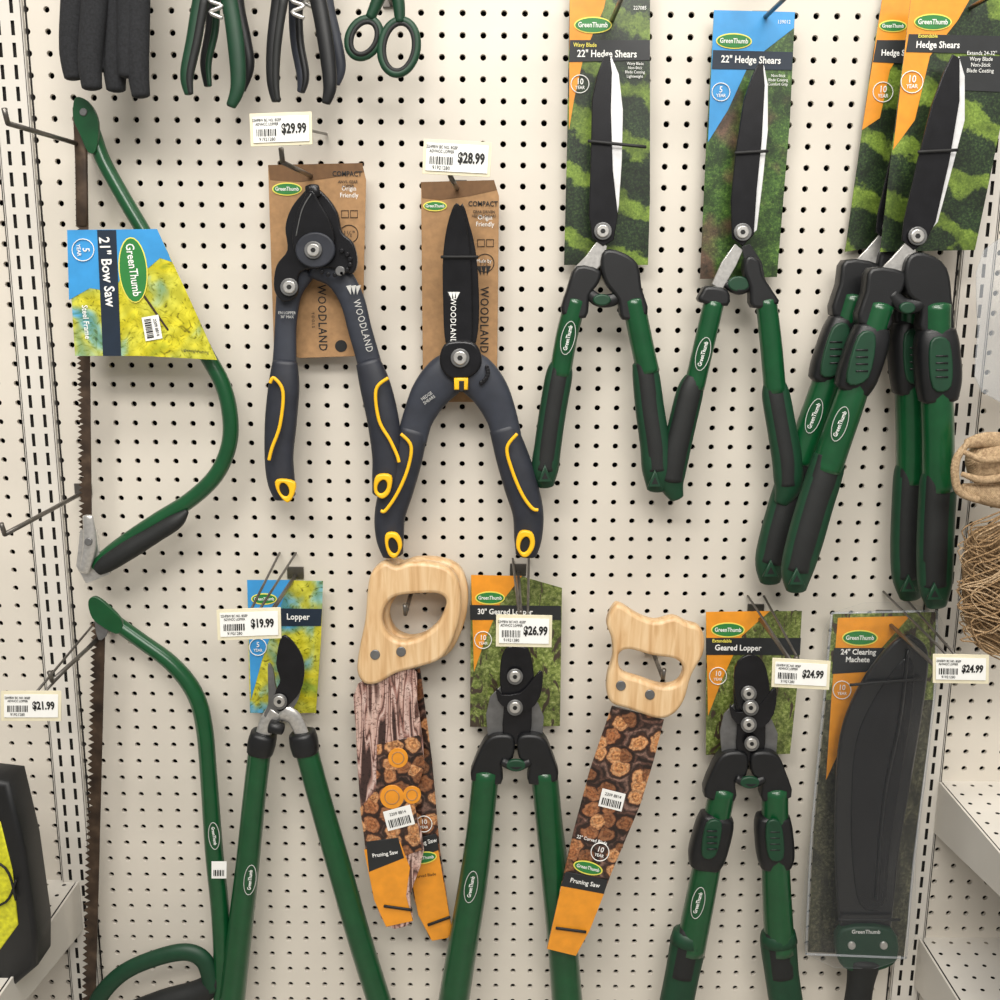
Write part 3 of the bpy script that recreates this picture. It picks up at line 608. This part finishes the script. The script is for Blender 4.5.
# ------------------------------------------------------------------ pruning saws
H1=[(371,574),(384,563),(396,567),(410,563),(434,564),(452,572),(460,590),(460,616),(452,642),(440,660),(418,668),(396,674),(378,684),(364,684),(357,672),(359,650),(365,620),(367,594)]
H1h=[(386,606),(396,597),(422,594),(440,595),(446,604),(438,624),(420,638),(402,642),(388,635),(382,620)]
def saw1(dx,dy,d):
    g=G('pruning_saw',410+dx,700+dy,d)
    o=lambda P:[(x+dx,y+dy) for x,y in P]
    plate(g,'wooden_handle',o(H1),d+.012,.021,'wood',4,.005,holes=[o(H1h)])
    for x,y in ((375,655),(401,652)):
        disc(g,'handle_screw',x+dx,y+dy,5,d+.0135,.003,'gsteel')
    return g
g=saw1(7,-4,.028)
plate(g,'sleeve',[(380,684),(420,668),(432,760),(440,850),(452,932),(430,940),(414,900),(396,800)],.034,.003,'logs',0,.0006)
plate(g,'sleeve_orange',[(408,860),(438,850),(452,930),(448,938),(432,941),(418,915)],.035,.003,'orange',0,.0004)
plate(g,'sleeve_band',[(404,842),(436,834),(439,850),(408,862)],.0358,.003,'dgrey',0,.0003)
logo(g,423,858,28,.036,8); text(g,'Pruning Saw',423,843,.0364,6.5,'white',14,1); badge(g,424,824,8,.036,'10'); tie(g,428,450,921,.037,-4)
text(g,'22" Curved Blade',422,876,.0364,4.5,'ink',10)
g=saw1(0,0,.055)
plate(g,'sleeve',[(358,684),(412,667),(417,700),(424,760),(414,800),(424,850),(410,896),(412,922),(386,926),(370,880),(360,800),(356,730)],.060,.003,'bark',3,.0006)
plate(g,'sleeve_logs',[(377,745),(420,735),(425,765),(414,800),(422,850),(405,856),(368,866),(360,808),(376,790)],.0606,.003,'logs',0,.0004)
plate(g,'sleeve_orange',[(364,850),(400,842),(410,868),(406,896),(413,921),(386,927),(374,900)],.0612,.003,'orange',0,.0004)
plate(g,'sleeve_band',[(366,842),(398,838),(404,858),(369,872)],.0618,.003,'dgrey',0,.0003)
text(g,'Pruning Saw',385,854,.0623,6,'white',10,1); tie(g,384,412,908,.063,2)
sticker(g,399,818,.061,15,28,20)
for x,y,r in ((398,758,10),(392,797,12),(412,795,9)): 
    disc(g,'printed_log_end',x,y,r,.0612,.003,'orange',.0004); tube(g,'log_ring',[(a,b,1) for a,b in ell(x,y,r*.6,r*.6,0,14)],.0614,'kraft',n=1,closed=True,seg=6)
g=G('pruning_saw',640,740,.09)
plate(g,'wooden_handle',[(614,607),(622,606),(638,616),(656,622),(674,618),(688,624),(700,628),(705,640),(703,656),(692,676),(684,702),(672,716),(656,719),(630,710),(612,704),(607,692),(608,676),(613,658),(612,640),(607,624)],.097,.021,'wood',4,.005,
      holes=[[(619,656),(629,650),(652,656),(676,660),(684,671),(678,684),(662,687),(640,680),(622,673)]])
for x,y in ((621,686),(650,695)): disc(g,'handle_screw',x,y,5,.0985,.003,'gsteel')
plate(g,'sleeve',[(612,706),(664,720),(654,760),(640,806),(612,872),(592,925),(576,956),(547,949),(560,890),(574,830),(590,770)],.088,.003,'logs',0,.0006)
plate(g,'sleeve_orange',[(562,884),(604,894),(590,930),(576,956),(547,949)],.0888,.003,'orange',0,.0004)
plate(g,'sleeve_band',[(566,872),(608,880),(604,894),(561,886)],.0894,.003,'dgrey',0,.0003)
text(g,'Pruning Saw',585,883,.090,7,'white',-12,1); logo(g,588,868,30,.0892,-14); badge(g,600,852,9,.089,'10',-14); tie(g,556,586,930,.091,2)
sticker(g,612,800,.089,-14,24,18); text(g,'22" Curved Blade',592,840,.0895,5,'white',-14,1)
# ------------------------------------------------------------------ machete
g=G('machete',870,790,.06)
plate(g,'card',[(833,614),(936,612),(934,690),(914,860),(904,956),(808,952),(814,830),(826,700)],.03,.0012,'forest',bevel=.0002)
plate(g,'shade_print',[(826,700),(933,700),(914,860),(904,956),(808,952),(814,830)],.0306,.0006,'dimforest',bevel=.0001)  # darkened sheet paints the shade over the lower card
plate(g,'orange_header',[(838,618),(910,616),(880,650),(858,690),(840,750),(826,780),(832,690)],.0312,.0006,'orange',bevel=.0001)
plate(g,'title_band',[(834,648),(890,648),(866,672),(832,674)],.0318,.0006,'dgrey',bevel=.0001)
text(g,'24" Clearing\nMachete',858,656,.0324,8,'white',0,1.5); logo(g,860,638,36,.032); badge(g,842,690,9,.0318,'10')
plate(g,'sheath',[(904,636),(920,640),(929,656),(925,700),(912,780),(900,850),(892,925),(886,946),(850,948),(841,930),(836,870),(836,800),(841,738),(856,695),(880,658)],.062,.009,'sheathm',4,.003)
plate(g,'sheath_panel',[(903,660),(914,668),(912,710),(901,780),(890,850),(884,905),(860,905),(852,850),(852,790),(857,740),(874,700)],.064,.004,'blade',4,.0015)
tube(g,'sheath_ridge',[(908,650,3),(900,720,3),(884,800,3),(876,900,3)],.065,'sheathm')
plate(g,'handle_bolster',[(842,930),(892,930),(898,960),(878,972),(850,972),(838,958)],.070,.018,'green2',3,.004)
text(g,'GreenThumb',866,932,.0705,6,'white',0,1)
tube(g,'handle',[(864,960,34),(860,985,27),(856,1015,28)],.06,'rubber',ratio=.7)
for x in (852,884): disc(g,'rivet',x,946,4,.072,.004,'steel')
tie(g,838,900,920,.070); tie(g,850,922,682,.068,-3)
plate(g,'blister_shell',[(832,613),(937,611),(936,690),(916,860),(906,958),(806,954),(812,830),(824,700)],.076,.001,'clear',3,.0003)
for P in ([(832,613),(937,611)],[(937,611),(934,700),(914,860),(906,958)],[(832,613),(824,700),(812,830),(806,954)],[(806,954),(906,958)]):
    tube(g,'blister_edge',[(x,y,2.2) for x,y in P],.076,'clearedge',n=3,seg=8)
# ------------------------------------------------------------------ items cut by the top edge
g=G('work_gloves',105,40,.10)
for i,P in enumerate(([(78,-60,26),(74,0,26),(71,50,23),(74,78,19)],[(98,-60,28),(94,10,26),(90,60,24),(92,88,20)],[(118,-60,28),(117,10,26),(115,62,24),(116,90,19)],[(138,-60,26),(138,10,24),(138,66,22),(141,96,18)],[(108,-60,26),(105,10,22),(102,50,20),(103,70,17)],[(128,-60,26),(128,10,22),(127,50,20),(127,76,17)])):
    tube(g,'finger',P,.10+(.012 if i%2 else 0),'knit',ratio=.8)
tube(g,'palm',[(104,-170,60),(106,-110,84),(107,-50,88),(107,-12,76)],.098,'knit',ratio=.28,sq=.7)
tube(g,'cuff',[(104,-230,66),(104,-165,62)],.098,'green2',ratio=.3,sq=.7,n=3)
hook(110,-120,.2)
def pruner(name,L,R,mat,inner,head,d=.09):
    g=G(name,head[0],head[1],d)
    tube(g,'handle_left',L,d,mat,ratio=.65); tube(g,'handle_right',R,d+.004,mat,ratio=.65)
    for P,s in ((L,1),(R,-1)):
        tube(g,'inlay',[(x+s*w*.2,y,w*.5) for x,y,w in P[1:]],d+.005,inner,ratio=.8)
    x,y=head
    tube(g,'spring_coil',[(x-5,y+40,4),(x+8,y+46,4),(x-5,y+52,4),(x+8,y+58,4),(x-4,y+64,4),(x+8,y+70,4)],d+.008,'steel',n=4,seg=8)
    plate(g,'cutting_blade',[(x-4,y),(x-14,y-30),(x-8,y-70),(x+2,y-96),(x+10,y-60),(x+12,y-20),(x+8,y+4)],d+.004,.004,'blade',3,.0006)
    plate(g,'hook_blade',[(x+4,y),(x+22,y-24),(x+22,y-60),(x+14,y-84),(x+14,y-40),(x-6,y-10)],d,.004,'gsteel',3,.0004)
    bolt(g,x+2,y-8,9,d+.008); return g
pruner('pruning_shears',[(212,-40,22),(201,0,17),(194,40,16),(187,75,14),(189,94,9)],[(218,-40,22),(229,0,17),(236,45,17),(238,85,15),(231,106,10)],'green2','rubber',(214,-52),.095)
pruner('pruning_shears',[(212,-44,20),(213,0,15),(212,30,14),(206,62,12),(208,86,8)],[(234,-44,20),(236,0,16),(244,40,15),(248,66,13),(242,90,8)],'blk','green2',(226,-62),.06)
pruner('pruning_shears',[(288,-40,22),(280,0,17),(274,45,15),(273,80,13),(276,101,9)],[(306,-40,22),(318,0,17),(326,45,16),(330,84,14),(326,103,9)],'blk','rubber',(296,-52),.095)
pruner('pruning_shears',[(300,-44,20),(296,0,15),(297,40,14),(303,75,13),(301,92,8)],[(322,-44,20),(326,0,15),(334,36,14),(340,66,12),(336,84,8)],'char','blk',(308,-62),.06)
hook(214,-100,.2); hook(298,-100,.2)
tag(200,-140,50,22,'12.99'); tag(290,-140,50,22,'14.99')
g=G('scissors',385,20,.08)
tube(g,'finger_loop_small',[(x,y,8) for x,y in ell(364,38,15,20,-25,14)],.08,'green2',n=3,closed=True,seg=10,ratio=.8)
tube(g,'finger_loop_large',[(x,y,8) for x,y in ell(399,47,18,27,-8,14)],.082,'green2',n=3,closed=True,seg=10,ratio=.8)
for c in (ell(364,38,12,17,-25,14),ell(399,47,15,24,-8,14)): tube(g,'loop_lining',[(x,y,5) for x,y in c],.083,'rubber',n=3,closed=True,seg=8)
tube(g,'shank_left',[(370,18,10),(378,0,13),(386,-24,14)],.08,'green2'); tube(g,'shank_right',[(400,22,10),(398,0,13),(390,-24,14)],.082,'green2')
plate(g,'blade_a',[(380,-20),(394,-24),(388,-90),(384,-110)],.082,.002,'steel',0,.0004); plate(g,'blade_b',[(384,-20),(397,-20),(398,-90),(392,-110)],.0845,.002,'steel',0,.0004)
bolt(g,389,-10,6,.091); hook(392,4,.07)
# ------------------------------------------------------------------ side shelves and goods
def shelf(px,py,side,name,L=.34,h=.045):
    a=W(px,py,0); x0,x1=(a.x,a.x+.75) if side>0 else (a.x-.75,a.x)
    g=G(name,px,py,0)
    V=[];Fc=[]; P=.0254; nx=int(.74/P); ny=int(L/P); r=.003; seg=8
    dirs=[]
    for k in range(seg):
        t=2*math.pi*k/seg; c,s=math.cos(t),math.sin(t); q=max(abs(c),abs(s)); dirs.append((c,s,c/q,s/q))
    sx=.74/nx; sy=L/ny
    for i in range(nx):
        for j in range(ny):
            cx=x0+.005+(i+.5)*sx; cy=-(j+.5)*sy; b=len(V)
            for c,s,u,v in dirs: V.append((cx+u*sx/2,cy+v*sy/2,a.z))
            for c,s,u,v in dirs: V.append((cx+c*r,cy+s*r,a.z))
            for k in range(seg):
                k2=(k+1)%seg; Fc.append((b+k,b+k2,b+seg+k2,b+seg+k))
    mobj('perforated_deck',V,Fc,'metal_paint',g)
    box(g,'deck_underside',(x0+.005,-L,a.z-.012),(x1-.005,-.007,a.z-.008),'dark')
    box(g,'front_lip',(x0,-L-.004,a.z-h*.8),(x1,-L,a.z+.001),'metal_paint')
    for x in (x0,x1):
        mobj('bracket',[(x-.0015,-.007,a.z-h*1.7),(x-.0015,-L,a.z-h*.7),(x-.0015,-L,a.z+.002),(x-.0015,-.007,a.z+.002),(x+.0015,-.007,a.z-h*1.7),(x+.0015,-L,a.z-h*.7),(x+.0015,-L,a.z+.002),(x+.0015,-.007,a.z+.002)],
             [(0,1,2,3),(7,6,5,4),(0,4,5,1),(1,5,6,2),(2,6,7,3),(3,7,4,0)],'metal_paint',g)
    return g
shelf(938,781,1,'shelf'); shelf(918,937,1,'shelf'); shelf(80,880,-1,'shelf')
g=G('headlamp_box',10,880,.2)
plate(g,'case',[(-60,775),(8,783),(24,850),(36,935),(36,968),(2,997),(-60,1000)],.22,.05,'blk',0,.006)
plate(g,'hi_vis_panel',[(-60,815),(0,822),(12,870),(18,925),(0,950),(-60,955)],.2215,.004,'fluo',0,.001)
tube(g,'strap',[(-60,868,2.5),(0,864,2.5),(16,900,2.5)],.224,'ink'); tube(g,'strap_b',[(-60,900,2.5),(0,905,2.5),(16,880,2.5)],.224,'ink')
g=G('burlap_sack',1000,470,.14)
tube(g,'folded_sack',[(972,468,34),(988,464,50),(1015,462,62),(1060,466,66)],.14,'sack',ratio=.7,sq=.8)
tube(g,'sack_fold_lower',[(962,490,14),(985,494,22),(1010,498,24),(1045,500,24)],.155,'sack',ratio=.8)
tube(g,'sack_fold_upper',[(966,444,10),(985,440,16),(1010,442,18),(1045,444,18)],.150,'sack',ratio=.8)
tube(g,'sack_edge',[(968,443,6),(957,458,8),(955,476,8),(960,492,8),(978,500,7)],.165,'sack')
tube(g,'sack_pleat',[(964,452,5),(985,460,7),(1015,456,6)],.168,'sack'); tube(g,'sack_pleat_b',[(962,474,5),(985,480,8),(1015,474,7)],.168,'sack')
g=G('jute_twine_bundle',1000,590,.14)
tube(g,'bundle_core',[(1000,532,60),(1002,570,78),(1004,620,74),(1006,645,50)],.13,'burlap',ratio=.7)
for k in range(80):
    y=530+108*random.random(); ph=random.uniform(-8,8)
    tube(g,'strand',[(1014,y-24,1.6),(992,y-8+ph,1.8),(966+random.uniform(-10,10),y+random.uniform(-8,8),1.6),(985,y+16-ph,1.7),(1014,y+28,1.5)],.155+random.uniform(0,.025),random.choice(('burlap','burlap','sack')),n=4,seg=5)
g=G('blister_pack',1010,310,.1)
plate(g,'plastic_shell',[(984,250),(1060,235),(1060,400),(982,392),(978,330)],.12,.002,'clearedge',3,.0004)
plate(g,'insert_card',[(1008,262),(1060,250),(1060,390),(1004,382)],.10,.001,'kraft',0,.0002)
# ------------------------------------------------------------------ lights
def area(name,loc,size,sy,power,tgt=(0,0,1.2),col=(1,.965,.91)):
    l=bpy.data.lights.new(name,'AREA'); l.shape='RECTANGLE'; l.size=size; l.size_y=sy; l.energy=power; l.color=col
    o=bpy.data.objects.new(name,l); COL.objects.link(o); o.location=loc
    o.rotation_euler=(Vector(tgt)-Vector(loc)).to_track_quat('-Z','Y').to_euler()
area('ceiling_light_near',(.15,-1.1,3.3),2.4,.25,38,(0,-.6,0))
area('ceiling_light_mid',(-.3,-2.4,3.3),2.4,.5,66,(0,0,.8))
area('ceiling_light_far',(0.8,-4.2,3.3),2.4,.6,50,(0,0,.8))
w=bpy.data.worlds.new('World'); bpy.context.scene.world=w; w.use_nodes=True
w.node_tree.nodes['Background'].inputs[0].default_value=(1,.965,.92,1); w.node_tree.nodes['Background'].inputs[1].default_value=.31
bpy.context.scene.view_settings.view_transform='Standard'
